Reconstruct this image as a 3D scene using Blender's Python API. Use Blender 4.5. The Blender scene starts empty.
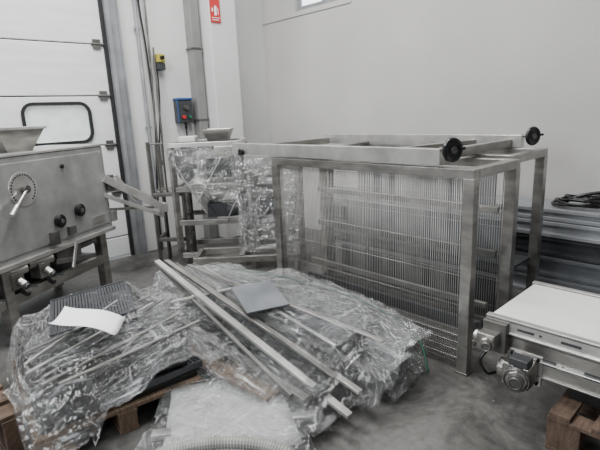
import bpy, bmesh, math, random
from mathutils import Vector, Matrix, noise
from mathutils.bvhtree import BVHTree
V=Vector
random.seed(4)
COL=bpy.context.scene.collection
# ---------------------------------------------------------------- materials
def mat(name,col,rough=.5,metal=0.,var=.12,scale=8.,bump=0.,bscale=40.,alpha=1.,emit=0.,stretch=None,spec=.5):
    m=bpy.data.materials.new(name);m.use_nodes=True;nt=m.node_tree;N=nt.nodes;L=nt.links
    b=N['Principled BSDF'];tc=N.new('ShaderNodeTexCoord');mp=N.new('ShaderNodeMapping')
    L.new(tc.outputs['Object'],mp.inputs[0])
    if stretch: mp.inputs['Scale'].default_value=stretch
    n=N.new('ShaderNodeTexNoise');n.inputs['Scale'].default_value=scale;n.inputs['Detail'].default_value=6
    L.new(mp.outputs[0],n.inputs['Vector'])
    r=N.new('ShaderNodeValToRGB');r.color_ramp.elements[0].position=.3;r.color_ramp.elements[1].position=.7
    r.color_ramp.elements[0].color=[c*(1-var) for c in col]+[1];r.color_ramp.elements[1].color=[min(1,c*(1+var)) for c in col]+[1]
    L.new(n.outputs[0],r.inputs[0]);L.new(r.outputs[0],b.inputs['Base Color'])
    b.inputs['Roughness'].default_value=rough;b.inputs['Metallic'].default_value=metal
    b.inputs['Alpha'].default_value=alpha;b.inputs['Specular IOR Level'].default_value=spec
    if emit: L.new(r.outputs[0],b.inputs['Emission Color']);b.inputs['Emission Strength'].default_value=emit
    if bump:
        n2=N.new('ShaderNodeTexNoise');n2.inputs['Scale'].default_value=bscale;n2.inputs['Detail'].default_value=4
        L.new(mp.outputs[0],n2.inputs['Vector'])
        bp=N.new('ShaderNodeBump');bp.inputs['Strength'].default_value=bump;bp.inputs['Distance'].default_value=.01
        L.new(n2.outputs[0],bp.inputs['Height']);L.new(bp.outputs[0],b.inputs['Normal'])
    return m
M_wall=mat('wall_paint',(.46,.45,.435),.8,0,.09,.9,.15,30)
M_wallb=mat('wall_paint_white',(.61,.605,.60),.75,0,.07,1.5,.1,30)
M_door=mat('door_panel_white',(.73,.735,.74),.5,0,.08,2,.1,60,stretch=(1,1,6))
M_steel=mat('stainless_steel',(.34,.33,.31),.30,.85,.35,5,.1,60,stretch=(1,1,3))
M_steel2=mat('dull_steel',(.15,.146,.138),.42,.65,.35,7,.15,50)
M_steelL=mat('bright_aluminium',(.54,.53,.51),.28,.7,.25,6,.06,50)
M_wire=mat('galvanised_wire',(.42,.41,.39),.45,.4,.2,6)
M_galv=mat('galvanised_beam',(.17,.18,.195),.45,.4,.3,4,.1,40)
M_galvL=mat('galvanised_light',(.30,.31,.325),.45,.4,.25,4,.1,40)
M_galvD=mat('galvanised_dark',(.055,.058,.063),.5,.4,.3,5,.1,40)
M_panel=mat('machine_worn_steel',(.38,.382,.375),.38,.5,.25,5,.1,40)
M_panelD=mat('machine_dark_grey',(.06,.062,.066),.5,.4,.2,6)
M_black=mat('black_plastic',(.007,.007,.008),.3,0,.2,8)
M_rubber=mat('black_rubber',(.010,.010,.011),.7,0,.2,8)
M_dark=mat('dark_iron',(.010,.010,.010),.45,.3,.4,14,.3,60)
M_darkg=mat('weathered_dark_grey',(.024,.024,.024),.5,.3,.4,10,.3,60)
M_wood=mat('pallet_wood',(.15,.10,.067),.85,0,.4,10,.5,40,stretch=(8,1,1))
M_woodR=mat('weathered_brown_wood',(.10,.065,.045),.85,0,.4,9,.5,40,stretch=(1,6,1))
M_paper=mat('white_paper',(.88,.88,.9),.7,0,.03,6)
M_white=mat('white_plastic',(.60,.60,.58),.45,0,.05,4)
M_pale=mat('pale_grey_board',(.50,.50,.49),.5,0,.15,4)
M_belt=mat('white_conveyor_belt',(.80,.79,.765),.5,0,.08,3,.1,50)
M_blue=mat('blue_paint',(.02,.07,.20),.4,0,.1,6)
M_red=mat('red_plastic',(.5,.02,.02),.4,0,.1,6)
M_yellow=mat('yellow_plastic',(.45,.40,.07),.45,0,.1,6)
M_green=mat('green_strap',(.008,.085,.05),.4,0,.15,10)
M_boxg=mat('grey_control_box',(.035,.038,.042),.5,0,.1,6)
M_glass=mat('door_window_glass',(.60,.66,.64),.15,0,.2,5,0,1,1,.5)  # emission puts the backlit glow into the pane itself
M_glassW=mat('daylight_window_glass',(.88,.93,.97),.2,0,.03,5,0,1,1,2.0)
M_hose=mat('clear_ribbed_hose',(.28,.28,.26),.35,0,.2,12)
M_duct=mat('grey_post',(.24,.24,.235),.5,.3,.15,3)
M_card=mat('cardboard',(.16,.115,.08),.85,0,.2,8)

def floor_mat():
    m=bpy.data.materials.new('concrete_floor');m.use_nodes=True;nt=m.node_tree;N=nt.nodes;L=nt.links;b=N['Principled BSDF']
    tc=N.new('ShaderNodeTexCoord')
    n1=N.new('ShaderNodeTexNoise');n1.inputs['Scale'].default_value=2.2;n1.inputs['Detail'].default_value=10;n1.inputs['Roughness'].default_value=.7;n1.inputs['Distortion'].default_value=.6
    n2=N.new('ShaderNodeTexNoise');n2.inputs['Scale'].default_value=25;n2.inputs['Detail'].default_value=8
    v=N.new('ShaderNodeTexVoronoi');v.inputs['Scale'].default_value=7
    for n in(n1,n2,v):L.new(tc.outputs['Object'],n.inputs['Vector'])
    r=N.new('ShaderNodeValToRGB');r.color_ramp.elements[0].position=.38;r.color_ramp.elements[0].color=(.042,.040,.037,1);r.color_ramp.elements[1].position=.62;r.color_ramp.elements[1].color=(.155,.15,.142,1)
    L.new(n1.outputs[0],r.inputs[0])
    mx=N.new('ShaderNodeMixRGB');mx.blend_type='MULTIPLY';mx.inputs[0].default_value=.6
    r2=N.new('ShaderNodeValToRGB');r2.color_ramp.elements[0].position=.3;r2.color_ramp.elements[0].color=(.5,.5,.5,1);r2.color_ramp.elements[1].position=.6
    L.new(n2.outputs[0],r2.inputs[0]);L.new(r.outputs[0],mx.inputs[1]);L.new(r2.outputs[0],mx.inputs[2])
    mx2=N.new('ShaderNodeMixRGB');mx2.blend_type='MIX';mx2.inputs[2].default_value=(.36,.36,.34,1)
    r3=N.new('ShaderNodeValToRGB');r3.color_ramp.elements[0].position=.02;r3.color_ramp.elements[0].color=(.5,.5,.5,1);r3.color_ramp.elements[1].position=.06;r3.color_ramp.elements[1].color=(0,0,0,1)
    L.new(v.outputs[0],r3.inputs[0]);L.new(r3.outputs[0],mx2.inputs[0]);L.new(mx.outputs[0],mx2.inputs[1])
    L.new(mx2.outputs[0],b.inputs['Base Color']);b.inputs['Roughness'].default_value=.45
    return m
M_floor=floor_mat()
def plastic(name,base=.02,haze=.10,streak=.5,rot=0.,fres=.12,vs=9.,finest=.35):
    # clear stretch film: transparent, faint haze, thin pale creases with painted highlights, glossy crumpled surface
    m=bpy.data.materials.new(name);m.use_nodes=True;nt=m.node_tree;N=nt.nodes;L=nt.links
    N.remove(N['Principled BSDF']);out=N['Material Output'];tc=N.new('ShaderNodeTexCoord')
    def mpg(st,rt):
        mp=N.new('ShaderNodeMapping');mp.inputs['Scale'].default_value=st;mp.inputs['Rotation'].default_value=(0,0,rt);L.new(tc.outputs['Object'],mp.inputs[0]);return mp.outputs[0]
    def nz(sc,st,rt,det=3,dist=0.):
        n=N.new('ShaderNodeTexNoise');n.inputs['Scale'].default_value=sc;n.inputs['Detail'].default_value=det;n.inputs['Distortion'].default_value=dist;L.new(mpg(st,rt),n.inputs['Vector']);return n.outputs[0]
    def ramp(src,p0,c0,p1,c1):
        r=N.new('ShaderNodeValToRGB');r.color_ramp.elements[0].position=p0;r.color_ramp.elements[0].color=(c0,c0,c0,1);r.color_ramp.elements[1].position=p1;r.color_ramp.elements[1].color=(c1,c1,c1,1);L.new(src,r.inputs[0]);return r.outputs[0]
    def mth(op,a,b):
        n=N.new('ShaderNodeMath');n.operation=op
        for i,q in enumerate((a,b)):
            if isinstance(q,(int,float)): n.inputs[i].default_value=q
            else: L.new(q,n.inputs[i])
        return n.outputs[0]
    s1=nz(4,(1,16,4),rot,6,.1);s2=nz(4,(13,1,4),rot+.35,6,.1);h=nz(3.2,(1,1,1),0,5,.4);fine=nz(22,(1,1,1),0,4,.6)
    a1=ramp(s1,.58,0,.74,streak);a2=ramp(s2,.60,0,.76,streak);a3=ramp(h,.46,0,.75,haze);a4=ramp(fine,.60,0,.75,streak*finest)
    al=mth('MINIMUM',mth('ADD',mth('ADD',mth('ADD',a1,a2),a4),mth('ADD',a3,base)),.9)
    vo=N.new('ShaderNodeTexVoronoi');vo.feature='F1';vo.inputs['Scale'].default_value=vs;L.new(mpg((1,2.2,1.4),rot),vo.inputs['Vector'])
    vo2=N.new('ShaderNodeTexVoronoi');vo2.feature='F1';vo2.inputs['Scale'].default_value=vs*2.4;L.new(mpg((1.9,1,1.2),-rot),vo2.inputs['Vector'])
    hgt=mth('ADD',mth('ADD',mth('MULTIPLY',s1,.5),mth('MULTIPLY',s2,.4)),mth('ADD',mth('MULTIPLY',vo.outputs['Distance'],1.0),mth('MULTIPLY',vo2.outputs['Distance'],.45)))
    bp=N.new('ShaderNodeBump');bp.inputs['Strength'].default_value=1.;bp.inputs['Distance'].default_value=.07;L.new(hgt,bp.inputs['Height'])
    tr=N.new('ShaderNodeBsdfTransparent');tr.inputs[0].default_value=(.95,.96,.96,1)
    df=N.new('ShaderNodeBsdfDiffuse');df.inputs[0].default_value=(.82,.84,.86,1)
    gl=N.new('ShaderNodeBsdfGlossy');gl.inputs['Color'].default_value=(1,1,1,1);gl.inputs['Roughness'].default_value=.05;L.new(bp.outputs[0],gl.inputs['Normal'])
    m1=N.new('ShaderNodeMixShader');L.new(al,m1.inputs[0]);L.new(tr.outputs[0],m1.inputs[1]);L.new(df.outputs[0],m1.inputs[2])
    fr=N.new('ShaderNodeLayerWeight');fr.inputs['Blend'].default_value=fres;L.new(bp.outputs[0],fr.inputs['Normal'])
    m2=N.new('ShaderNodeMixShader');L.new(mth('MINIMUM',mth('ADD',fr.outputs['Fresnel'],.14),.6),m2.inputs[0]);L.new(m1.outputs[0],m2.inputs[1]);L.new(gl.outputs[0],m2.inputs[2])
    L.new(m2.outputs[0],out.inputs[0]);return m
M_film=plastic('stretch_film',.015,.10,.5,.3)
M_film2=plastic('stretch_film_milky',.05,.22,.6,.7,.14)
M_film3=plastic('stretch_film_thin',.01,.08,.5,-.08,.12,7.)

# ---------------------------------------------------------------- geometry helpers
class B:
    def __init__(s): s.bm=bmesh.new()
    def _t(s,vs,M): bmesh.ops.transform(s.bm,matrix=M,verts=vs)
    def box(s,c,d,rot=None):
        r=bmesh.ops.create_cube(s.bm,size=1)['verts']
        s._t(r,Matrix.Translation(V(c))@(rot.to_4x4() if rot else Matrix())@Matrix.Diagonal((d[0],d[1],d[2],1)));return s
    def bb(s,a,b): return s.box([(i+j)/2 for i,j in zip(a,b)],[abs(j-i) for i,j in zip(a,b)])
    def beam(s,p0,p1,w,h,roll=0):
        p0=V(p0);p1=V(p1);d=p1-p0;l=d.length;d.normalize()
        up=V((0,0,1)) if abs(d.z)<.95 else V((0,1,0))
        sd=d.cross(up).normalized();u=sd.cross(d)
        R=Matrix((sd,d,u)).transposed()
        if roll:R=R@Matrix.Rotation(roll,3,'Y')
        return s.box((p0+p1)/2,(w,l,h),R)
    def cyl(s,p0,p1,r,seg=16,r2=None):
        p0=V(p0);p1=V(p1);d=p1-p0
        q=d.to_track_quat('Z','Y').to_matrix().to_4x4()
        v=bmesh.ops.create_cone(s.bm,cap_ends=True,segments=seg,radius1=r,radius2=r if r2 is None else r2,depth=d.length)['verts']
        s._t(v,Matrix.Translation((p0+p1)/2)@q);return s
    def tube(s,pts,r,seg=8,smooth=6,rib=0):
        pts=[V(p) for p in pts]
        if smooth:
            P=[pts[0]]+pts+[pts[-1]];o=[]
            for i in range(1,len(P)-2):
                for k in range(smooth):
                    t=k/smooth;a,b,c,d=P[i-1],P[i],P[i+1],P[i+2]
                    o.append(.5*((2*b)+(c-a)*t+(2*a-5*b+4*c-d)*t*t+(3*b-a-3*c+d)*t**3))
            o.append(pts[-1]);pts=o
        rings=[];up=V((0,0,1))
        for i,p in enumerate(pts):
            d=(pts[min(i+1,len(pts)-1)]-pts[max(i-1,0)]).normalized()
            if abs(d.dot(up))>.98: up=V((1,0,0))
            sd=d.cross(up).normalized();u=sd.cross(d).normalized();up=u
            rr=r*(1+(rib if i%2 else 0))
            rings.append([s.bm.verts.new(p+sd*rr*math.cos(6.2832*k/seg)+u*rr*math.sin(6.2832*k/seg)) for k in range(seg)])
        for a,b in zip(rings,rings[1:]):
            for k in range(seg): s.bm.faces.new((a[k],a[(k+1)%seg],b[(k+1)%seg],b[k]))
        s.bm.faces.new(rings[0][::-1]);s.bm.faces.new(rings[-1]);return s
    def torus(s,c,axis,R,r,seg=28,rs=8):
        q=V(axis).to_track_quat('Z','Y').to_matrix();rings=[]
        for i in range(seg):
            a=6.28318*i/seg;ring=[]
            for k in range(rs):
                b=6.28318*k/rs;p=V(((R+r*math.cos(b))*math.cos(a),(R+r*math.cos(b))*math.sin(a),r*math.sin(b)))
                ring.append(s.bm.verts.new(V(c)+q@p))
            rings.append(ring)
        for i in range(seg):
            a=rings[i];b=rings[(i+1)%seg]
            for k in range(rs): s.bm.faces.new((a[k],a[(k+1)%rs],b[(k+1)%rs],b[k]))
        return s
    def prism(s,pts,a,b,axis='y'):
        def mk(p,t): return {'y':(p[0],t,p[1]),'x':(t,p[0],p[1]),'z':(p[0],p[1],t)}[axis]
        A=[s.bm.verts.new(mk(p,a)) for p in pts];C=[s.bm.verts.new(mk(p,b)) for p in pts];n=len(pts)
        s.bm.faces.new(A);s.bm.faces.new(C[::-1])
        for i in range(n): s.bm.faces.new((A[i],C[i],C[(i+1)%n],A[(i+1)%n]))
        return s
def finish(name,b,m,par=None,bevel=.003,label=None,smooth=False,local=False,solid=0):
    bm=b.bm if isinstance(b,B) else b
    bmesh.ops.recalc_face_normals(bm,faces=bm.faces[:])
    if par is None:
        c=sum((v.co for v in bm.verts),V())/len(bm.verts);c.z=min(v.co.z for v in bm.verts)
        W=Matrix.Translation(c);bm.transform(W.inverted())
    elif not local:
        W0=par;Wm=Matrix();ch=[]
        while W0: ch.append(W0);W0=W0.parent
        for q in reversed(ch): Wm=Wm@q.matrix_basis
        bm.transform(Wm.inverted())
    me=bpy.data.meshes.new(name);bm.to_mesh(me);bm.free();me.materials.append(m)
    o=bpy.data.objects.new(name,me);COL.objects.link(o)
    if par is None:o.matrix_basis=W
    else:o.parent=par
    if smooth:
        for p in me.polygons:p.use_smooth=True
    if solid:
        md=o.modifiers.new('solid','SOLIDIFY');md.thickness=solid
    if bevel:
        md=o.modifiers.new('bevel','BEVEL');md.width=bevel;md.segments=2;md.limit_method='ANGLE';md.angle_limit=.7
    if label:o['label']=label
    return o
def beams(name,lst,w,h,m,par,local=False,bevel=.003):
    for a,c in lst: finish(name,B().beam(a,c,w,h),m,par=par,local=local,bevel=bevel)
def thing(name,label,cat,loc,rz=0,group=None):
    o=bpy.data.objects.new(name,None);COL.objects.link(o);o.empty_display_size=.1
    o.matrix_basis=Matrix.Translation(V(loc))@Matrix.Rotation(rz,4,'Z')
    o['label']=label;o['category']=cat
    if group:o['group']=group
    return o
LAST=[]
def solo(name,b,m,label,cat,group=None,**k):
    o=finish(name,b,m,None,label=label,**k);o['category']=cat;LAST.append(o)
    if group:o['group']=group
    return o
def structure(o): 
    o['kind']='structure';return o
FG='pieces of transparent stretch film'
def film(name,pts,m,label,edge=.04,amp=.012,seed=0,openb=True,ang=0.,sag=.03):
    bm=bmesh.new()
    for p in pts: bm.verts.new(p)
    r=bmesh.ops.convex_hull(bm,input=bm.verts[:])
    bmesh.ops.delete(bm,geom=[g for g in r['geom_interior'] if isinstance(g,bmesh.types.BMVert)],context='VERTS')
    bm.normal_update();zmin=min(v.co.z for v in bm.verts);zmax=max(v.co.z for v in bm.verts)
    fs=[f for f in bm.faces if (f.normal.z<-.8 and f.calc_center_median().z<zmin+.1) or (openb and f.normal.z>.8)]
    bmesh.ops.delete(bm,geom=fs,context='FACES')
    for _ in range(10):
        es=[e for e in bm.edges if e.calc_length()>edge]
        if not es:break
        bmesh.ops.subdivide_edges(bm,edges=es,cuts=1)
        bmesh.ops.triangulate(bm,faces=bm.faces[:])
    for _ in range(3): bmesh.ops.smooth_vert(bm,verts=bm.verts[:],factor=.5,use_axis_x=True,use_axis_y=True,use_axis_z=True)
    bm.normal_update()
    c_,s_=math.cos(ang),math.sin(ang)
    for v in bm.verts:
        x=v.co.x*c_+v.co.y*s_;y=-v.co.x*s_+v.co.y*c_;z=v.co.z;o=seed*5.3
        d=(.35-abs(noise.noise(V((x*9+o,y*9,z*2)))))*1.4+(.3-abs(noise.noise(V((x*5,y*5+o,z*9)))))*.7
        g=noise.noise(V((x*2.5+o,y*2.5,z*3)))*sag
        v.co+=v.normal*(d*amp+g)
        if v.co.z<zmin: v.co.z=zmin
    return solo(name,bm,m,label,'plastic film',FG,bevel=0,smooth=True)
def drape(objs,m,label,margin=.10,cell=.022,close=4,blur=2,amp=.012,seed=0,ang=0.,base=.02,spread=2,off=.012):
    vs=[];ps=[]
    for o in objs:
        k=len(vs);M=o.matrix_basis
        vs+=[M@v.co for v in o.data.vertices];ps+=[[k+i for i in p.vertices] for p in o.data.polygons]
    T=BVHTree.FromPolygons(vs,ps)
    x0=min(v.x for v in vs)-margin;x1=max(v.x for v in vs)+margin;y0=min(v.y for v in vs)-margin;y1=max(v.y for v in vs)+margin
    nx=int((x1-x0)/cell);ny=int((y1-y0)/cell)
    H=[[0.]*ny for _ in range(nx)]
    for i in range(nx):
        for j in range(ny):
            h=T.ray_cast(V((x0+i*cell,y0+j*cell,3)),V((0,0,-1)))
            H[i][j]=h[0].z if h[0] else base
    def filt(H,r,f):
        A=[[f(H[i][max(0,j-r):j+r+1]) for j in range(ny)] for i in range(nx)]
        return [[f([A[k][j] for k in range(max(0,i-r),min(nx,i+r+1))]) for j in range(ny)] for i in range(nx)]
    H=filt(H,close+spread,max);H=filt(H,close,min)
    av=lambda l:sum(l)/len(l)
    H=filt(H,blur,av)
    bm=bmesh.new();g={};c_,s_=math.cos(ang),math.sin(ang);o=seed*5.3
    for i in range(nx):
        for j in range(ny):
            if H[i][j]<=base+.006: continue
            x=x0+i*cell;y=y0+j*cell;X=x*c_+y*s_;Y=-x*s_+y*c_
            d=(.3-abs(noise.noise(V((X*14+o,Y*2.5,0)))))*1.3+(.3-abs(noise.noise(V((X*4,Y*13+o,3)))))*.8+noise.noise(V((X*22,Y*22,o)))*.5
            z=max(base*.3,H[i][j]+off+d*amp)
            g[i,j]=bm.verts.new((x+noise.noise(V((x*9,y*9,o+4)))*.02,y+noise.noise(V((x*9,y*9,o+9)))*.02,z))
    for (i,j) in list(g):
        q=[(i,j),(i+1,j),(i+1,j+1),(i,j+1)]
        if all(k in g for k in q): bm.faces.new([g[k] for k in q])
    return solo('plastic_film',bm,m,label,'plastic film',FG,bevel=0,smooth=True)

# ---------------------------------------------------------------- room
structure(finish('floor',B().bb((-4,-3,-.1),(4.5,5.4,0)),M_floor,bevel=0))
DX0,DX1=-2.2,2.27
b=B().bb((-4,5.4,0),(DX0,5.6,5)).bb((DX1,5.4,0),(4.7,5.6,5)).bb((DX0,5.4,4.2),(DX1,5.6,5))
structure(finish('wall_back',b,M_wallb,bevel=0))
b=B().bb((4.5,-3,0),(4.7,5.4,2.86)).bb((4.5,-3,4.0),(4.7,5.4,5)).bb((4.5,4.75,2.86),(4.7,5.4,4.0)).bb((4.5,-3,2.86),(4.7,3.85,4.0))
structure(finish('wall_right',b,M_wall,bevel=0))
b=B().bb((4.56,3.85,2.86),(4.62,4.75,2.92)).bb((4.56,3.85,3.94),(4.62,4.75,4.0)).bb((4.56,3.85,2.92),(4.62,3.91,3.94)).bb((4.56,4.69,2.92),(4.62,4.75,3.94)).bb((4.56,4.28,2.92),(4.62,4.32,3.94))
w=structure(finish('window_1',b,M_galvL,bevel=0))
finish('window_glass',B().bb((4.585,3.9,2.9),(4.595,4.7,3.96)),M_glassW,par=w,bevel=0)
structure(finish('trim_1',B().bb((4.485,3.8,2.80),(4.56,5.4,2.825)),M_wall,bevel=0))
structure(finish('trim_2',B().bb((3.41,5.08,0),(3.80,5.4,5)),M_wallb,bevel=.01))
structure(finish('ceiling',B().bb((-4,-3,5),(4.7,5.6,5.1)),M_wallb,bevel=0))
door=structure(finish('door_1',B().bb((DX0,5.5,0),(DX1,5.53,4.2)),M_rubber,bevel=0))
z=-.29
while z<4.1:
    z0=max(z,0.01);z1=min(z+.54,4.2)
    if z0<1.4<z1:
        X0,X1,Z0,Z1=1.35,1.97,1.40,1.77
        bb=B().bb((DX0,5.44,z0+.006),(X0,5.5,z1-.006)).bb((X1,5.44,z0+.006),(DX1,5.5,z1-.006)).bb((X0,5.44,z0+.006),(X1,5.5,Z0)).bb((X0,5.44,Z1),(X1,5.5,z1-.006))
    else:
        bb=B().bb((DX0,5.44,z0+.006),(DX1,5.5,z1-.006))
    finish('door_panel',bb,M_door,par=door,bevel=.008)
    z+=.54
def rrect(x0,x1,z0,z1,r,n=6):
    o=[]
    for cx,cz,a0 in((x1-r,z1-r,0),(x0+r,z1-r,90),(x0+r,z0+r,180),(x1-r,z0+r,270)):
        for k in range(n+1):
            a=math.radians(a0+90*k/n);o.append((cx+r*math.cos(a),cz+r*math.sin(a)))
    return o
def ring(outer,inner,y0,y1):
    b=B();n=len(outer)
    for i in range(n):
        j=(i+1)%n
        vs=[b.bm.verts.new((p[0],y,p[1])) for y in(y0,y1) for p in(outer[i],outer[j],inner[j],inner[i])]
        for f in((0,1,2,3),(4,7,6,5),(0,4,5,1),(3,2,6,7)): b.bm.faces.new([vs[k] for k in f])
    bmesh.ops.remove_doubles(b.bm,verts=b.bm.verts[:],dist=1e-5)
    return b
finish('window_frame',ring(rrect(1.31,2.0,1.37,1.81,.12),rrect(1.34,1.97,1.40,1.78,.09),5.415,5.45),M_rubber,par=door,bevel=0)
finish('window_pane',B().bb((1.345,5.455,1.40),(1.97,5.465,1.77)),M_glass,par=door,bevel=0)
for zz in (.79,1.33,1.87,2.41):
    finish('door_hinge',B().bb((2.12,5.42,zz-.05),(2.2,5.44,zz+.05)).cyl((2.1,5.425,zz),(2.24,5.425,zz),.012),M_steel2,par=door,bevel=0)
b=B().bb((2.27,5.34,0),(2.31,5.4,4.6)).bb((2.31,5.375,0),(2.42,5.4,4.6)).bb((2.40,5.35,0),(2.42,5.4,4.6))
structure(finish('trim_3',b,M_galvL,bevel=0))
structure(finish('trim_4',B().bb((2.235,5.40,0),(2.27,5.44,4.2)),M_rubber,bevel=0))

# ---------------------------------------------------------------- wall fittings
th=thing('door_chain_hoist','steel hand chain and grey conduit beside the sectional door','chain',(2.6,5.3,0))
finish('conduit',B().cyl((2.62,5.365,.0),(2.62,5.365,4.4),.018).box((2.62,5.37,2.6),(.07,.03,.03)).box((2.62,5.37,1.5),(.07,.03,.03)),M_galvL,par=th)
finish('pulley_bracket',B().bb((2.58,5.3,3.05),(2.66,5.39,3.12)).cyl((2.58,5.33,3.02),(2.66,5.33,3.02),.04),M_steel2,par=th)
b=B();b.tube([(2.74,5.34,4.4),(2.73,5.33,3.2),(2.71,5.32,2.2),(2.69,5.32,1.4),(2.72,5.32,1.05),(2.75,5.32,1.3),(2.77,5.33,2.4)],.009,6,6,.5)
finish('chain',b,M_steel2,par=th,bevel=0)
th=thing('emergency_stop_box','small yellow and grey emergency stop box fixed to the white wall','switch box',(2.83,5.36,2.1))
finish('housing',B().bb((2.79,5.3,2.15),(2.89,5.4,2.23)),M_boxg,par=th,bevel=.008)
finish('cover',B().bb((2.79,5.29,2.235),(2.89,5.4,2.33)),M_yellow,par=th,bevel=.008)
finish('button',B().cyl((2.84,5.29,2.285),(2.84,5.25,2.285),.022),M_dark,par=th)
finish('cable',B().tube([(2.80,5.35,2.15),(2.78,5.33,1.8),(2.70,5.33,1.2),(2.66,5.33,1.0)],.008,6),M_black,par=th,bevel=0,smooth=True)
solo('power_cable',B().tube([(2.67,5.37,4.6),(2.665,5.36,3.0),(2.69,5.35,2.4),(2.70,5.34,1.6),(2.64,5.34,.9),(2.60,5.33,.4),(2.58,5.3,.012)],.011,6),M_black,'black power cable running down the white wall','cable',bevel=0,smooth=True)
th=thing('control_box','dark grey wall control box with blue lid and red button','control box',(3.08,5.36,1.5))
finish('housing',B().bb((2.99,5.28,1.53),(3.19,5.4,1.80)),M_boxg,par=th,bevel=.012)
finish('lid',B().bb((2.985,5.27,1.80),(3.195,5.4,1.83)),M_blue,par=th,bevel=.01)
finish('side_strip',B().bb((2.978,5.27,1.53),(2.99,5.29,1.80)),M_blue,par=th,bevel=.004)
finish('push_button',B().cyl((3.05,5.28,1.60),(3.05,5.25,1.60),.022),M_red,par=th)
finish('push_button',B().cyl((3.13,5.28,1.60),(3.13,5.25,1.60),.022),M_green,par=th)
finish('selector_switch',B().cyl((3.09,5.28,1.71),(3.09,5.25,1.71),.03).box((3.09,5.24,1.71),(.014,.02,.05)),M_steel2,par=th)
finish('cable_gland',B().cyl((3.1,5.33,1.53),(3.1,5.33,1.46),.018).tube([(3.1,5.33,1.46),(3.12,5.33,1.2),(3.25,5.34,1.0)],.009,6),M_black,par=th,bevel=0)
th=thing('grey_post','slim flat grey metal post fixed to the wall beside the column','post',(3.3,5.3,0))
finish('post_body',B().bb((3.25,5.25,0.0),(3.375,5.395,5)),M_duct,par=th,bevel=.01)
for zz in (1.55,2.4): finish('bracket',B().bb((3.235,5.24,zz),(3.39,5.398,zz+.02)),M_steel2,par=th)
th=thing('fire_sign','red fire extinguisher sign on the white pillar','sign',(3.50,5.075,2.8))
finish('sign_plate',B().bb((3.42,5.065,2.69),(3.56,5.078,2.96)),M_red,par=th,bevel=.002)
b=B().bb((3.475,5.060,2.77),(3.503,5.066,2.86)).bb((3.482,5.060,2.86),(3.496,5.066,2.88)).beam((3.49,5.063,2.88),(3.525,5.063,2.84),.006,.006).beam((3.525,5.063,2.84),(3.528,5.063,2.78),.006,.006)
b.bb((3.435,5.060,2.74),(3.545,5.066,2.746)).bb((3.435,5.060,2.715),(3.53,5.066,2.722)).bb((3.44,5.060,2.81),(3.455,5.066,2.85))
finish('pictogram',b,M_paper,par=th,bevel=0)

# ---------------------------------------------------------------- left machine (local frame)
A=math.radians(31.6)
m1=thing('food_processing_machine','worn steel processing machine with lever dial and black knobs','machine',(.64,3.81,0),A)
F=lambda n,b,m,par=m1,**k: finish(n,b,m,par=par,local=True,**k)
F('housing',B().bb((-.55,0,.60),(1.24,.6,1.375)),M_panel,bevel=.012)
F('top_plate',B().bb((-.56,-.01,1.375),(1.25,.62,1.395)),M_steelL,bevel=.003)
F('front_lip',B().bb((-.55,-.03,.58),(1.24,.02,.615)),M_steelL)
F('front_door',B().bb((-.5,-.012,.66),(1.19,.002,1.33)),M_panel,bevel=.004)
hp=B()
def frustum(b,x0,x1,y0,y1,z0,X0,X1,Y0,Y1,z1):
    lo=[b.bm.verts.new(p) for p in((x0,y0,z0),(x1,y0,z0),(x1,y1,z0),(x0,y1,z0))];hi=[b.bm.verts.new(p) for p in((X0,Y0,z1),(X1,Y0,z1),(X1,Y1,z1),(X0,Y1,z1))]
    for i in range(4): b.bm.faces.new((lo[i],lo[(i+1)%4],hi[(i+1)%4],hi[i]))
    return b
F('hopper',frustum(hp,.36,.60,.16,.32,1.395,.22,.68,.08,.40,1.57),M_steel,bevel=0,solid=.006)
for a,c in(((.21,.08),(.69,.08)),((.21,.40),(.69,.40)),((.22,.08),(.22,.40)),((.68,.08),(.68,.40))): F('hopper_rim',B().beam((a[0],a[1],1.57),(c[0],c[1],1.57),.022,.022),M_steelL)
F('guard_bar',B().bb((-.3,.1,1.395),(.18,.45,1.43)),M_steel)
cx,cz=.27,1.13
dl=F('dial',B().cyl((cx,.006,cz),(cx,-.018,cz),.13,36),M_steelL,bevel=.002)
b=B()
for i in range(24):
    a=math.radians(-50+i*280/23);b.cyl((cx+.108*math.cos(a),-.016,cz+.108*math.sin(a)),(cx+.108*math.cos(a),-.022,cz+.108*math.sin(a)),.006,8)
F('scale_marks',b,M_black,par=dl,bevel=0)
F('hub',B().cyl((cx,-.01,cz),(cx,-.06,cz),.03,20),M_steel2,par=dl)
F('lever',B().cyl((cx,-.05,cz),(cx-.16,-.08,cz-.12),.009).cyl((cx-.13,-.073,cz-.095),(cx-.21,-.09,cz-.155),.016),M_steelL,par=dl)
for (x,zz,r) in ((.56,.82,.048),(.80,.86,.048)):
    k=F('knob',B().cyl((x,-.01,zz),(x,-.055,zz),r,20,r*.9).torus((x,-.04,zz),(0,1,0),r,.008),M_black,label='round black knob')
    F('knob_cap',B().cyl((x,-.055,zz),(x,-.06,zz),r*.4,16),M_steel2,par=k,bevel=0)
F('lock',B().cyl((.69,.03,1.25),(.69,-.025,1.25),.018,14),M_black)
F('name_plate',B().bb((.95,-.018,.70),(1.12,-.01,.76)),M_steelL,bevel=0)
F('bracket',B().bb((.44,-.045,.64),(.52,.0,.75)),M_steel2);F('bracket',B().bb((.64,-.04,.68),(.72,0,.75)),M_steel2)
F('side_bracket',B().bb((1.22,-.04,.95),(1.30,.06,1.10)),M_steel2);F('side_bracket',B().bb((1.22,-.03,.66),(1.29,.05,.76)),M_steelL)
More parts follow.
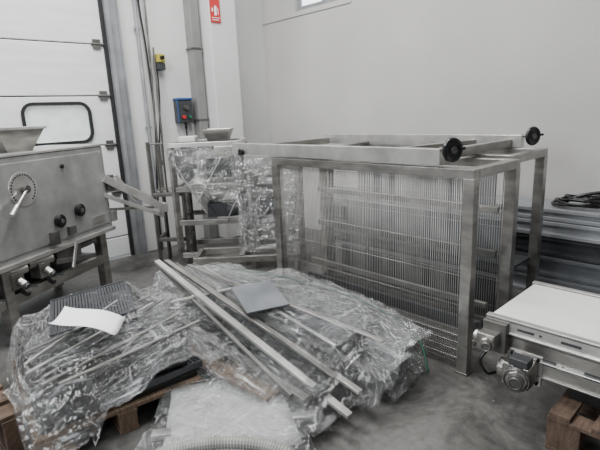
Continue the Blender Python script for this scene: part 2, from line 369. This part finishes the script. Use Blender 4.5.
for x in (-.3,-.02,.24):
    v=F('valve_unit',B().cyl((x,.05,.545),(x+.2,.0,.545),.04,18).box((x+.1,.03,.48),(.11,.1,.12)).cyl((x+.1,-.03,.48),(x+.1,-.08,.45),.03,14),M_steel)
    F('pipe',B().tube([(x+.1,.03,.44),(x+.12,0,.40),(x+.18,.0,.34),(x+.24,.05,.40)],.016,8),M_black,par=v,bevel=0,smooth=True)
    F('valve_handle',B().cyl((x+.1,-.08,.45),(x+.1,-.10,.44),.022,12).beam((x+.1,-.1,.44),(x+.16,-.12,.42),.014,.01),M_panelD,par=v,bevel=0)
F('cylinder_block',B().bb((.5,.0,.47),(.78,.14,.58)).cyl((.78,.07,.525),(.98,.07,.525),.03),M_steel2)
F('rod_end',B().cyl((.98,.07,.525),(1.06,.07,.525),.015).box((1.04,.07,.525),(.04,.06,.06)),M_steelL)
F('link_arm',B().beam((.46,-.02,.50),(.92,-.02,.42),.015,.04),M_steel2);F('link_arm',B().beam((.7,-.03,.60),(.62,-.03,.40),.015,.03),M_steelL)
F('drip_tray',frustum(B(),-.5,1.05,.16,.5,.46,-.53,1.14,.08,.56,.56),M_steel,bevel=0,solid=.006)
for x in (0,1.07):
    for y in (.03,.6):
        F('leg',B().beam((x,y,0.03),(x,y,.60),.08,.08).cyl((x,y,0),(x,y,.03),.04),M_steel)
beams('stand_rail',[((-.5,.03,.34),(1.10,.03,.34)),((-.5,.6,.34),(1.10,.6,.34)),((1.07,.06,.34),(1.07,.57,.34)),((0,.06,.34),(0,.57,.34)),((0,.6,.12),(1.07,.6,.12))],.065,.08,M_steel,m1,True)
F('shelf',B().bb((-.5,.06,.375),(1.05,.58,.385)),M_panelD,bevel=0)
F('drive_motor',B().cyl((.35,.35,.45),(.75,.35,.45),.07,20).box((.3,.35,.45),(.14,.2,.12)),M_panelD)
P0=V((1.66,4.42,1.08));P1=V((2.16,4.36,.74));P2=V((1.72,4.72,1.08));P3=V((2.22,4.66,.76))
ch=finish('discharge_chute',B().beam(P0,P1,.03,.07).beam(P2,P3,.03,.07),M_steelL,par=m1)
b=B()
for i in range(7):
    t=.08+i*.14;b.cyl(P0.lerp(P1,t),P2.lerp(P3,t),.018)
finish('chute_roller',b,M_white,par=ch,bevel=0)
finish('chute_bar',B().beam(P0+V((-.05,0,-.14)),P1+V((.02,0,-.1)),.02,.04).beam(P0+V((.1,-.02,.02)),P0+V((.28,-.02,-.26)),.02,.03).box(P1+V((.02,.06,-.02)),(.1,.16,.09)),M_steelL,par=ch)
finish('chute_strut',B().beam(P0+V((-.08,.1,-.30)),P1+V((.0,.1,-.02)),.025,.025),M_steel,par=ch)

# ---------------------------------------------------------------- machine cluster by back wall
u=V((.731,-.682,0));f_=V((.682,.731,0))
def W(x,y,z,o=(2.27,4.72)): p=V((o[0],o[1],0))+u*x+f_*y;return V((p.x,p.y,z))
st=thing('steel_stand','dull stainless steel stand with thin uprights by the back wall','stand',(2.3,4.7,0))
for x,y,t in((0,0,1.36),(.02,.3,1.3),(.32,0,.8),(.32,.3,.8)): finish('post',B().beam(W(x,y,0),W(x,y,t),.035,.035),M_steel2,par=st)
beams('rail',[(W(0,0,.8),W(.34,0,.8)),(W(0,.3,.8),W(.34,.3,.8)),(W(0,0,.3),W(.32,0,.3)),(W(0,0,.3),W(0,.3,.3)),(W(.32,0,.3),W(.32,.3,.3))],.04,.04,M_steel2,st)
beams('thin_upright',[(W(0,0,1.34),W(.16,0,1.34)),(W(.08,.0,.8),W(.08,0,1.34)),(W(.15,.0,.8),W(.15,0,1.34))],.018,.018,M_steel2,st)
finish('top_shelf',B().beam(W(.16,.02,.83),W(.16,.3,.83),.32,.015),M_steel,par=st)
hm=thing('hopper_machine','stainless steel machine with small hopper wrapped in film','machine',(2.9,4.3,0))
H=lambda x,y,z:W(x,y,z,(2.43,4.48))
Ru=Matrix((u,f_,V((0,0,1)))).transposed()
finish('machine_body',B().box(H(.44,.28,1.04),(.34,.36,.30),Ru),M_steel,par=hm,bevel=.01)
finish('front_panel',B().box(H(.44,.09,1.06),(.26,.02,.2),Ru),M_panelD,par=hm,bevel=.004)
finish('side_box',B().box(H(.10,.1,1.16),(.18,.2,.22),Ru),M_steel2,par=hm,bevel=.006)
finish('gear_wheel',B().cyl(H(.12,-.01,1.02),H(.12,-.04,1.02),.08,22),M_dark,par=hm)
hp=B()
def fr(b,cx,cy,a,z0,c,z1):
    lo=[b.bm.verts.new(H(cx+i*a,cy+j*a,z0)) for i,j in((-1,-1),(1,-1),(1,1),(-1,1))];hi=[b.bm.verts.new(H(cx+i*c,cy+j*c,z1)) for i,j in((-1,-1),(1,-1),(1,1),(-1,1))]
    for i in range(4): b.bm.faces.new((lo[i],lo[(i+1)%4],hi[(i+1)%4],hi[i]))
    return b
finish('hopper',fr(hp,.44,.25,.05,1.20,.15,1.46),M_steel,par=hm,bevel=0,solid=.006)
finish('outlet_cone',fr(B(),.34,.25,.06,.66,.22,.90),M_steelL,par=hm,bevel=0,solid=.006)
top=[H(-.03,-.03,1.32),H(.69,-.03,1.32),H(.69,.53,1.32),H(-.03,.53,1.32)]
beams('top_rail',[(top[i],top[(i+1)%4]) for i in range(4)],.035,.045,M_steelL,hm)
finish('gear_housing',B().box(H(.42,.2,.60),(.28,.2,.15),Ru).cyl(H(.5,.1,.60),H(.72,.1,.60),.07,18),M_galvD,par=hm)
for x,y in((-.02,-.02),(.68,-.02),(.68,.52),(-.02,.52)): finish('leg',B().beam(H(x,y,0),H(x,y,1.30),.055,.055),M_steel,par=hm)
for zz in(.86,.5,.14):
    beams('frame_rail',[(H(-.02,-.02,zz),H(.68,-.02,zz)),(H(-.02,.52,zz),H(.68,.52,zz)),(H(-.02,-.02,zz),H(-.02,.52,zz)),(H(.68,-.02,zz),H(.68,.52,zz))],.045,.055,M_steel,hm)
finish('top_cover',B().box(H(.12,.2,1.37),(.18,.16,.06),Ru),M_white,par=hm,bevel=.01)
for k,(a,c) in enumerate((((.02,-.05,1.1),(.3,-.05,.6)),((.5,-.05,1.2),(.2,-.06,.7)),((.7,-.04,.9),(.5,-.05,.5)))): finish('brace',B().beam(H(*a),H(*c),.03,.012),M_steelL,par=hm)
wb=thing('steel_work_bench','stainless steel bench frame with raised side rails wrapped in film','bench',(3.1,3.9,0))
G=lambda x,y,z:W(x,y,z,(2.90,3.82))
for x,y in((0,0),(.5,0),(.5,.5),(0,.5)): finish('leg',B().beam(G(x,y,0),G(x,y,1.24),.05,.05),M_steel,par=wb)
for zz in(1.24,.80,.45,.16):
    beams('rail',[(G(0,0,zz),G(.5,0,zz)),(G(0,.5,zz),G(.5,.5,zz)),(G(0,0,zz),G(0,.5,zz)),(G(.5,0,zz),G(.5,.5,zz))],.045,.055,M_steel,wb)
finish('bench_top',B().beam(G(.25,0,.98),G(.25,.5,.98),.48,.02),M_steel,par=wb)
finish('drive_unit',B().cyl(G(.08,.1,.66),G(.36,.1,.66),.10,20).box(G(.38,.1,.66),(.16,.16,.2),Ru).cyl(G(.40,.05,.56),G(.40,.05,.36),.04),M_galvD,par=wb)
for xx in(.05,.45): finish('roller',B().cyl(G(xx,-.02,1.06),G(xx,.52,1.06),.05,18),M_steelL,par=wb)
finish('side_guard',B().beam(G(-.05,-.04,1.15),G(.5,-.04,1.10),.01,.12),M_steelL,par=wb)
finish('link_rail',B().beam(G(-.36,.1,1.27),G(.5,.1,1.27),.04,.05),M_steelL,par=wb)
lf=thing('low_steel_frame','low stainless steel frame standing on the floor','frame',(2.7,3.7,0))
K=lambda x,y,z:W(x,y,z,(2.26,3.95))
beams('top_rail',[(K(0,0,.22),K(1,0,.22)),(K(0,.34,.22),K(1,.34,.22)),(K(0,0,.22),K(0,.34,.22)),(K(.45,0,.22),K(.45,.34,.22)),(K(1,0,.22),K(1,.34,.22))],.05,.06,M_steel,lf)
for x,y in((0,0),(1,0),(0,.34),(1,.34)): finish('leg',B().beam(K(x,y,0),K(x,y,.2),.045,.045),M_steel,par=lf)
film('plastic_film',[H(-.06,-.09,1.29),H(.73,-.09,1.29),H(.73,.55,1.29),H(-.06,.55,1.29),H(.10,-.05,.84),H(.66,-.05,.64),H(.6,.48,.70),H(.16,.48,.78)],M_film,'crinkled transparent stretch film wrapped around a steel machine',.03,.022,1,True,.9)
film('plastic_film',[G(-.12,-.08,1.18),G(.45,-.08,1.20),G(.55,.5,1.18),G(-.05,.5,1.16),G(-.16,-.12,.22),G(.45,-.1,.18),G(.5,.5,.3),G(0,.5,.3),G(.2,-.15,.25)],M_film,'clear stretch film hanging over a steel bench down to the floor',.03,.024,2,True,.2)

# ---------------------------------------------------------------- mesh frame tables
def table(name,label,x0,x1,y0,y1,h,mesh):
    t=thing(name,label,'frame table',((x0+x1)/2,(y0+y1)/2,0),group='steel frame tables')
    for x in(x0,x1):
        for y in(y0,y1):
            finish('leg',B().beam((x,y,0.012),(x,y,h-.05),.066,.066),M_steel,par=t)
            finish('foot_plate',B().bb((x-.04,y-.04,0),(x+.04,y+.04,.012)),M_steel2,par=t)
    beams('top_rail',[((x,y0-.03,h-.025),(x,y1+.03,h-.025)) for x in(x0,x1)]+[((x0+.03,y,h-.025),(x1-.03,y,h-.025)) for y in(y0,y1)],.066,.055,M_steel,t)
    for k,xx in enumerate(mesh):
        b=B();sp=.0145+.002*k;n=int((y1-y0-.06)/sp)
        for i in range(n+1):
            y=y0+.03+i*sp+random.uniform(-.0008,.0008);b.cyl((xx,y,.04),(xx+.004*math.sin(i*.23),y+random.uniform(-.001,.001),h-.05),.0019,6)
        for i in range(7):
            zz=.05+i*(h-.12)/6;b.cyl((xx+.003,y0+.03,zz),(xx+.003,y1-.03,zz),.0018,5)
        finish('wire_mesh_panel',b,M_wire,par=t,bevel=0,smooth=True)
    return t
t1=table('mesh_frame_table','stainless steel frame table with wire mesh side panels',2.48,3.03,1.24,2.90,1.25,[2.48,3.02])
beams('bottom_rail',[((3.03,1.24,.12),(3.03,2.9,.12)),((2.48,2.9,.12),(3.03,2.9,.12))],.04,.04,M_steel2,t1)
b=B()
for i in range(100):
    y=1.3+i*.0155;b.cyl((2.49,y,.06),(3.01,y,.10),.0017,4)
for i in range(7):
    x=2.51+i*.08;b.cyl((x,1.28,.062+.006*i),(x,2.88,.062+.006*i),.0022,4)
finish('lower_mesh_shelf',b,M_wire,par=t1,bevel=0)
for k,(xx,zz,hh,m) in enumerate(((2.80,.30,.04,M_steel),(2.90,.62,.05,M_steel2),(2.90,.92,.04,M_steel),(2.75,.14,.08,M_galvD))): finish('inner_rail',B().bb((xx,1.27,zz),(xx+.03,2.87,zz+hh)),m,par=t1)
t2=table('mesh_frame_table','plain stainless steel frame table standing close to the wall beams',3.14,3.66,1.30,2.95,1.265,[])
finish('lower_shelf',B().bb((3.16,1.32,.42),(3.64,2.93,.44)),M_galvD,par=t2)
finish('stored_panel',B().bb((3.30,1.40,.45),(3.34,2.88,.78)),M_galv,par=t2)
finish('stored_panel',B().bb((3.36,1.50,.80),(3.40,2.80,1.10)),M_galvL,par=t2)
finish('stored_panel',B().bb((3.20,1.40,.10),(3.24,2.88,.36)),M_galvD,par=t2)

tr=thing('roller_frame','steel ladder frame with black handwheels lying on the tables','frame',(3.1,2.4,1.268))
z0=1.268
beams('side_bar',[((2.47,1.42,z0+.045),(2.47,3.45,z0+.045)),((3.66,1.44,z0+.05),(3.66,3.45,z0+.05))],.06,.095,M_steelL,tr)
beams('cross_bar',[((2.50,3.42,z0+.03),(3.63,3.42,z0+.03)),((2.50,1.54,z0+.035),(3.63,1.54,z0+.035)),((2.50,2.0,z0+.03),(3.63,1.82,z0+.03))],.065,.06,M_steel,tr)
finish('slide_plate',B().beam((2.52,2.6,z0+.018),(3.62,2.9,z0+.018),.06,.03),M_steel2,par=tr)
finish('slide_plate',B().box((2.535,2.45,z0+.01),(.05,1.85,.015)),M_steelL,par=tr)
for x,y in((2.47,1.42),(3.66,1.44)):
    ax=V((-.35,-.94,0));c=V((x,y,z0+.09));P=lambda s,dx=0,dz=0:c+ax*s+V((.94*dx,-.35*dx,dz))
    hw=finish('handwheel',B().torus(P(.085),ax,.056,.014).cyl(P(.078),P(.092),.05,24),M_black,par=tr,bevel=0)
    finish('hub',B().cyl(P(.06),P(.105),.02,16),M_steel2,par=hw,bevel=0)
    finish('crank_handle',B().cyl(P(.095,.035,.01),P(.14,.035,.01),.009,10),M_black,par=hw,bevel=0)
    finish('spindle',B().cyl(P(-.02),P(.06),.012,12),M_steel,par=tr,bevel=0)
finish('end_knob',B().cyl((2.44,3.3,z0+.02),(2.41,3.3,z0+.02),.03,16),M_black,par=tr)

# ---------------------------------------------------------------- beams along right wall
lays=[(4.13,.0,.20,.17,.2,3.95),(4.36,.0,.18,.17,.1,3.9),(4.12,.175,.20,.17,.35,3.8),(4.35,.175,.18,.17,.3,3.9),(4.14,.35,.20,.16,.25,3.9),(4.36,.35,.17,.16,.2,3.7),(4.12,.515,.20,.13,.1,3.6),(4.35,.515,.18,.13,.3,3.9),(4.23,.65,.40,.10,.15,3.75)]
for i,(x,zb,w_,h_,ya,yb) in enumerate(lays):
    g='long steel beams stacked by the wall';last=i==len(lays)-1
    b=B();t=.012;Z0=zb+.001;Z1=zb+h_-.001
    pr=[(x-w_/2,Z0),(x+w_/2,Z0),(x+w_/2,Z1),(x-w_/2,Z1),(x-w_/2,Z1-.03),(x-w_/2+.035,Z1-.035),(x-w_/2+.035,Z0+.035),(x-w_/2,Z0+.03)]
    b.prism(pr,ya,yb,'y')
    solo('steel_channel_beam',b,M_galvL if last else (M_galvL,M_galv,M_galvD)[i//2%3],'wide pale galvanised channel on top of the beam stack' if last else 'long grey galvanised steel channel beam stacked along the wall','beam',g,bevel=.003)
pts=[]
for k in range(70):
    a=k*.36;r=.15+.025*math.sin(k*.31)-.0006*k;pts.append((4.21+r*math.cos(a)*.9,1.16+r*1.25*math.sin(a),.766+.0011*k+.014*(1+math.sin(k*.9))*.5))
solo('rubber_hose_coil',B().tube(pts,.013,6,3),M_black,'loose black rubber hose coiled on top of the steel beams','hose',bevel=0,smooth=True)
solo('rubber_hose',B().tube([(4.10,1.3,.77),(4.14,1.15,.86),(4.2,.95,.89),(4.24,.8,.81),(4.22,.6,.77)],.014,8),M_black,'black rubber hose end lying on the steel beams','hose',bevel=0,smooth=True)

# ---------------------------------------------------------------- conveyors on pallet
def pallet(label,x0,y0,wx,ly,m,rot=0,h=.144,group='wooden pallets'):
    p=thing('wooden_pallet',label,'pallet',(x0+wx/2,y0+ly/2,0),rot,group)
    n=7
    for i in range(n):
        y=-ly/2+.05+i*(ly-.1)/(n-1)
        finish('deck_board',B().bb((-wx/2,y-.045,h-.022),(wx/2,y+.045,h)),m,par=p,local=True)
    for x in(-wx/2+.05,0,wx/2-.05):
        for y in(-ly/2+.07,0,ly/2-.07): finish('block',B().bb((x-.045,y-.07,.022),(x+.045,y+.07,h-.042)),m,par=p,local=True)
        finish('stringer_board',B().bb((x-.05,-ly/2,h-.042),(x+.05,ly/2,h-.022)),m,par=p,local=True)
        finish('bottom_board',B().bb((x-.05,-ly/2,0),(x+.05,ly/2,.022)),m,par=p,local=True)
    return p
pallet('weathered wooden pallet under the stacked belt conveyors',2.12,-.5,.9,1.14,M_woodR,h=.20)
def conv(label,x0,x1,y0,y1,zt,hh,belt,ms):
    c=thing('belt_conveyor',label,'conveyor',((x0+x1)/2,(y0+y1)/2,zt-hh),group='stacked belt conveyors')
    for x in(x0,x1-.03):
        finish('side_frame',B().bb((x,y0,zt-hh),(x+.006,y1,zt-.004)).bb((x,y0,zt-.012),(x+.035,y1,zt+.003)).bb((x-.012,y0,zt-hh),(x+.035,y1,zt-hh+.008)),ms,par=c,bevel=.002)
    r=min(.03,hh*.4)
    finish('belt',B().bb((x0+.045,y0+.03,zt-.012),(x1-.045,y1-.03,zt-.001)).cyl((x0+.045,y1-.03,zt-r),(x1-.045,y1-.03,zt-r),r-.001,24).bb((x0+.045,y0+.03,zt-2*r),(x1-.045,y1-.03,zt-2*r+.006)),belt,par=c,bevel=.001)
    for yy in(y1-.15,y1-.5,y1-.85): finish('cross_member',B().bb((x0+.006,yy-.02,zt-hh),(x1-.03,yy+.02,zt-hh+.03)),M_steel2,par=c)
    b=B()
    for k in range(5): b.cyl((x0-.001,y1-.10-k*.17,zt-hh*.5),(x0-.006,y1-.10-k*.17,zt-hh*.5),.006,10)
    finish('bolt',b,M_galvD,par=c,bevel=0)
    for k in range(5): finish('slot',B().bb((x0-.002,y1-.24-k*.20,zt-hh*.6),(x0+.001,y1-.16-k*.20,zt-hh*.42)),M_panelD,par=c,bevel=0)
    return c
c1=conv('belt conveyor with white belt and slim bright steel sides',2.22,2.85,-.6,1.0,.545,.07,M_belt,M_steelL)
c2=conv('belt conveyor lying under the white one with dull belt',2.25,2.86,-.55,.90,.455,.172,M_galvD,M_steel)
for yy in(-.1,.6): finish('support_block',B().bb((2.28,yy,.459),(2.80,yy+.05,.474)),M_steel2,par=c1)
finish('mid_flange',B().bb((2.23,-.55,.365),(2.255,.90,.373)),M_steelL,par=c2)
for xx in(2.29,2.72): finish('spacer_rail',B().bb((xx,-.5,.201),(xx+.08,.6,.281)),M_darkg,par=c2)
def gear(x,y,z,par,s=1.):
    g=finish('gear_motor',B().box((x,y,z),(.10*s,.11*s,.10*s)).cyl((x,y,z),(x-.08*s,y-.02,z),.045*s,8).cyl((x,y,z),(x,y+.085*s,z),.04*s,20),M_steel,par=par,bevel=.006,label='silver gear motor')
    finish('end_cap',B().cyl((x-.08*s,y-.02,z),(x-.10*s,y-.026,z),.032*s,20).torus((x-.103*s,y-.026,z),(1,.2,0),.024*s,.005),M_steel2,par=g,bevel=0)
    finish('flange',B().box((x+.06*s,y,z),(.015,.14*s,.14*s)),M_steelL,par=g)
    for a in(0,1,2,3):
        finish('flange_bolt',B().cyl((x+.068*s,y+(.055 if a%2 else -.055)*s,z+(.055 if a>1 else -.055)*s),(x+.04*s,y+(.055 if a%2 else -.055)*s,z+(.055 if a>1 else -.055)*s),.008,6),M_dark,par=g,bevel=0)
    return g
gear(2.165,.955,.44,c1,.85)
g2=gear(2.18,.80,.31,c2,1.15)
b=B()
for k in range(4): b.torus((2.135-.015*k,.79-.003*k,.31),(1,.2,0),.057,.0035,20,6)
finish('cooling_fins',b,M_steel2,par=g2,bevel=0)
finish('terminal_box',B().bb((2.11,.74,.37),(2.18,.83,.41)),M_panelD,par=g2,bevel=.004)
finish('sprocket',B().cyl((2.215,1.0,.48),(2.205,1.0,.48),.035,20).cyl((2.20,1.02,.49),(2.18,1.02,.49),.02,14),M_dark,par=c1)
finish('mount_bracket',B().bb((2.185,.88,.37),(2.22,1.0,.53)),M_steel2,par=c1)
finish('motor_cable',B().tube([(2.11,.92,.43),(2.07,.95,.37),(2.09,.93,.30),(2.15,.92,.27),(2.23,.86,.3)],.008,8),M_black,par=c1,bevel=0,smooth=True)

# ---------------------------------------------------------------- pile 1
pallet('brown wooden pallet under film wrapped machine parts',.42,2.22,.86,1.0,M_wood,-.12)
pallet('empty weathered wooden pallet beside the wrapped pile',-.60,2.45,.95,1.1,M_woodR,.05,.22)
solo('wooden_plank',B().box((.22,2.2,.03),(.62,.10,.055),Matrix.Rotation(.25,3,'Z')),M_card,'short rough wooden plank lying on the floor','plank')
def slat_mat(label,c,w,l,rz,tilt=(0,0),m=M_dark,n=22,th=.03,name='mesh_tray',cross=3,fill=.5):
    R=Matrix.Rotation(rz,3,'Z')@Matrix.Rotation(tilt[0],3,'X')@Matrix.Rotation(tilt[1],3,'Y')
    b=B();c=V(c)
    for i in range(n):
        x=-w/2+w*(i+.5)/n;b.box(c+R@V((x,0,0)),(w/n*fill,l,th*.5),R)
    for j in range(cross):
        y=-l/2+.01+(l-.02)*j/(cross-1);b.box(c+R@V((0,y,-th*.1)),(w,.012,th*.5),R)
    for sx in(-1,1):
        b.box(c+R@V((sx*w/2,0,0)),(.012,l,th),R);b.box(c+R@V((0,sx*l/2,0)),(w,.012,th),R)
    return solo(name,b,m,label,'tray','dark mesh trays in the wrapped piles',bevel=0)
LAST.clear()
for i in range(7):
    slat_mat('dark steel mesh tray stacked in the wrapped pile',(.86+.02*math.sin(i*2),2.71+.02*math.cos(i*3),.166+.042*i),.80-.02*i,.92-.03*i,-.12+.07*math.sin(i*1.7),(0,0),(M_dark,M_galvD,M_darkg)[i%3],30,.036,cross=18,fill=.66)
solo('dark_plate',B().box((.70,2.50,.455),(.42,.30,.012),Matrix.Rotation(.3,3,'Z')@Matrix.Rotation(.08,3,'X')),M_darkg,'dark flat metal plate on the stacked trays','plate')
solo('dark_plate',B().box((1.05,2.62,.45),(.36,.42,.012),Matrix.Rotation(-.2,3,'Z')@Matrix.Rotation(.06,3,'Y')),M_galvD,'dark flat metal plate on the stacked trays','plate')
P1C=list(LAST)
slat_mat('dark thick ribbed grate on top of the wrapped pile',(.88,2.80,.49),.46,.50,-.35,(.06,-.10),M_dark,26,.034,'steel_grate',2)
P1C+=LAST[-1:]
slat_mat('grey ribbed grate tilted on top of the wrapped pile',(.87,2.79,.525),.44,.48,-.30,(.06,-.10),M_galvD,26,.018,'steel_grate',2,.7)
def sheet(name,c,w,l,rz,m,label,cat,curl=.02,tilt=0,n=10):
    b=B();R=Matrix.Rotation(rz,3,'Z')@Matrix.Rotation(tilt,3,'X');g=[]
    for i in range(n+1):
        row=[]
        for j in range(n+1):
            x=(i/n-.5)*w;y=(j/n-.5)*l;zz=curl*(4*(i/n-.5)**2)+curl*.5*math.sin(j/n*5)
            row.append(b.bm.verts.new(V(c)+R@V((x,y,zz))))
        g.append(row)
    for i in range(n):
        for j in range(n): b.bm.faces.new((g[i][j],g[i+1][j],g[i+1][j+1],g[i][j+1]))
    return solo(name,b,m,label,cat,bevel=0,smooth=True,solid=.002)
drape(P1C,M_film,'clear stretch film pulled tight around the stacked mesh trays',.08,.02,4,2,.014,3,.4,.03,2)
sheet('paper_sheet',(.73,2.45,.565),.21,.32,.9,M_paper,'white paper sheet leaning on the wrapped pile','paper',.03,.34)
rods=[((.40,2.36,.46),(1.15,2.56,.52)),((.43,2.50,.50),(1.18,2.66,.53)),((.46,2.28,.42),(1.22,2.40,.47)),((.41,2.42,.48),(1.0,2.72,.54)),((.50,2.24,.41),(1.30,2.30,.43)),((.46,2.32,.43),(1.25,2.62,.50))]
for i,(a,c) in enumerate(rods):
    solo('steel_rod',B().beam(a,c,.011 if i%2 else .016,.008),M_steel if i%3 else M_steelL,'thin steel bar lying across the wrapped pile','bar','steel bars on the wrapped pile',bevel=.001)

# ---------------------------------------------------------------- middle pile
pallet('wooden pallet under the long film wrapped parts',1.38,1.74,.78,1.16,M_wood,.02)
G1='long metal bars in the wrapped pile'
def bar(a,c,w,h,m,label,name='metal_bar',roll=0): return solo(name,B().beam(a,c,w,h,roll),m,label,'bar',G1,bevel=.002)
bar((1.42,3.02,.62),(1.55,1.36,.12),.042,.02,M_steelL,'long bright steel bar leaning diagonally over the wrapped pile')
bar((1.50,3.04,.60),(1.66,1.38,.19),.036,.018,M_steel,'broad steel bar lying on the wrapped pile')
bar((1.44,3.0,.56),(1.40,1.62,.19),.022,.016,M_steel2,'dull flat bar lying on the wrapped pile')
bar((1.66,3.02,.53),(1.95,1.45,.34),.03,.012,M_steel,'flat steel strip lying on the wrapped pile')
bar((1.58,3.05,.56),(1.60,1.50,.25),.018,.012,M_steel2,'thin dull bar lying on the wrapped pile')
bar((1.78,3.0,.49),(1.72,1.60,.35),.018,.012,M_steelL,'thin bright bar lying on the wrapped pile')
LAST.clear()
bar((1.60,2.98,.50),(1.80,1.42,.22),.03,.03,M_steel2,'dull steel bar lying in the wrapped pile')
bar((1.74,3.05,.45),(2.04,1.42,.24),.04,.03,M_steel,'steel bar lying in the wrapped pile')
bar((1.88,3.08,.42),(2.16,1.44,.24),.04,.03,M_steel2,'dull steel bar lying in the wrapped pile')
bar((2.06,3.05,.38),(2.28,1.5,.22),.04,.03,M_steel,'thin steel bar lying in the wrapped pile')
bar((1.36,2.7,.30),(1.44,1.55,.17),.05,.04,M_steel2,'dull steel bar low at the side of the wrapped pile')
bar((1.28,2.55,.17),(1.36,1.72,.16),.10,.02,M_wood,'rough wooden board beside the wrapped pile')
bar((1.20,2.2,.10),(1.40,1.78,.13),.09,.02,M_card,'rough wooden board beside the wrapped pile')
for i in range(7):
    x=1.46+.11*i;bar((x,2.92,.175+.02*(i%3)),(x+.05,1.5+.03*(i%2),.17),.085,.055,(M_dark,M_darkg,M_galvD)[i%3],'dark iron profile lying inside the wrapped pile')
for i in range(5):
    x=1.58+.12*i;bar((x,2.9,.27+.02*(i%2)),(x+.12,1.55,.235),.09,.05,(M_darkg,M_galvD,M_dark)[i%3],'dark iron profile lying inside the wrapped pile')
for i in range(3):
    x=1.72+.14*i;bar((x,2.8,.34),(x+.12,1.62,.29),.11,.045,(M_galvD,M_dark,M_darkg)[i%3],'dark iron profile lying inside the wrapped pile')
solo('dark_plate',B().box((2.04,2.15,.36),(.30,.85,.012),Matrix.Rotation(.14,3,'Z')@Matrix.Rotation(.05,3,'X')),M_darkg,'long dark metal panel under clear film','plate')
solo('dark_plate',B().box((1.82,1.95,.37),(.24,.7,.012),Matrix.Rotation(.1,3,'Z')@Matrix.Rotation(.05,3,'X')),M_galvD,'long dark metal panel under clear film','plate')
P2C=list(LAST)
drape(P2C,M_film3,'clear stretch film pulled tight over long metal parts',.10,.02,4,2,.014,5,.12,.03,2)
drape([o for o in P2C if max((o.matrix_basis@v.co).x for v in o.data.vertices)>2.0],M_film,'second layer of crinkled film over the long metal parts',.06,.022,6,3,.026,9,.5,.03,3,.025)
film('plastic_film',[(1.9,1.34,.02),(2.36,1.42,.02),(2.36,1.85,.04),(2.0,1.9,.30),(2.28,1.75,.29),(2.0,1.45,.24),(2.22,1.48,.24)],M_film,'bunched clear stretch film at the end of the wrapped pile',.03,.022,6,False,.5)
film('plastic_film',[(1.38,2.75,.2),(1.70,2.7,.2),(1.36,3.08,.3),(1.75,3.12,.3),(1.40,3.06,.54),(1.68,3.08,.50),(1.5,2.8,.44)],M_film2,'bunched milky stretch film at the raised end of the bars',.03,.022,7,False,.3)
bar((1.30,2.62,.46),(1.85,2.50,.45),.03,.012,M_steelL,'short steel strip crossing the wrapped pile')
solo('metal_plate',B().box((1.74,2.28,.455),(.28,.36,.012),Matrix.Rotation(-.35,3,'Z')@Matrix.Rotation(.12,3,'X')),M_galv,'dark grey metal plate lying on top of the wrapped pile','plate')
solo('packing_strap',B().tube([(2.00,3.12,.40),(2.17,2.7,.39),(2.29,2.2,.36),(2.36,1.8,.30),(2.36,1.5,.20),(2.24,1.34,.06)],.007,6),M_green,'dark green plastic strap at the edge of the wrapped pile','strap',bevel=0,smooth=True)

# ---------------------------------------------------------------- foreground bundle
LAST.clear()
sheet('pale_board',(1.14,1.80,.135),.58,.66,-.5,M_pale,'flat pale grey panel wrapped in clear film on the floor','panel',.006,.0)
solo('steel_profile',B().beam((.80,1.98,.10),(1.45,1.5,.11),.05,.03),M_steelL,'short bright steel profile under clear film','bar')
solo('steel_profile',B().beam((1.0,2.14,.11),(1.56,1.62,.09),.04,.03),M_steel,'short bright steel profile under clear film','bar')
solo('packing_block',B().box((1.1,1.78,.055),(.6,.55,.10),Matrix.Rotation(-.6,3,'Z')),M_pale,'low pale packing block on the floor','packing',bevel=.01)
drape(list(LAST),M_film,'crinkled clear stretch film over flat panels on the floor',.12,.02,3,1,.010,8,.7,.012,2,.008)
hose=[(.58,1.80,.05),(.68,1.76,.16),(.82,1.69,.18),(.94,1.60,.185),(1.05,1.47,.185),(1.12,1.33,.17),(1.16,1.18,.08)]
solo('flexible_hose',B().tube(hose,.026,12,24,.12),M_hose,'grey ribbed flexible hose curling over the wrapped panels','hose',bevel=0)

# ---------------------------------------------------------------- light + camera
w=bpy.data.worlds.new('w');bpy.context.scene.world=w;w.use_nodes=True
bg=w.node_tree.nodes['Background'];bg.inputs[0].default_value=(.92,.96,1,1);bg.inputs[1].default_value=.28
def area(n,loc,tgt,sx,sy,e,c=(1,1,1)):
    l=bpy.data.lights.new(n,'AREA');l.energy=e;l.shape='RECTANGLE';l.size=sx;l.size_y=sy;l.color=c;o=bpy.data.objects.new(n,l);COL.objects.link(o)
    o.location=loc;o.rotation_euler=(V(tgt)-V(loc)).to_track_quat('-Z','Y').to_euler()
area('overhead_fill',(2.2,3.0,4.9),(2.2,3.0,0),.8,3.2,225,(1,1,.99))  # added overhead area light, no roof opening; gives the film bright reflections
area('overhead_fill_left',(-.4,3.0,4.9),(-.4,3.0,0),.8,3.2,240,(1,1,.99))  # second added strip light under the closed ceiling
area('left_fill',(-3.6,1.5,2.8),(2.5,3.5,.8),1.8,2.2,180,(.93,.97,1))  # added area light from the unseen left, puts highlights on steel faces
cam=bpy.data.cameras.new('camera');co=bpy.data.objects.new('camera',cam);COL.objects.link(co)
cam.lens=28.2;cam.sensor_width=36;cam.clip_start=.05
co.matrix_world=Matrix.Translation((0,0,1.6))@Matrix.Rotation(math.radians(-43),4,'Z')@Matrix.Rotation(math.radians(76.5),4,'X')@Matrix.Rotation(math.radians(-2.5),4,'Z')
bpy.context.scene.camera=co
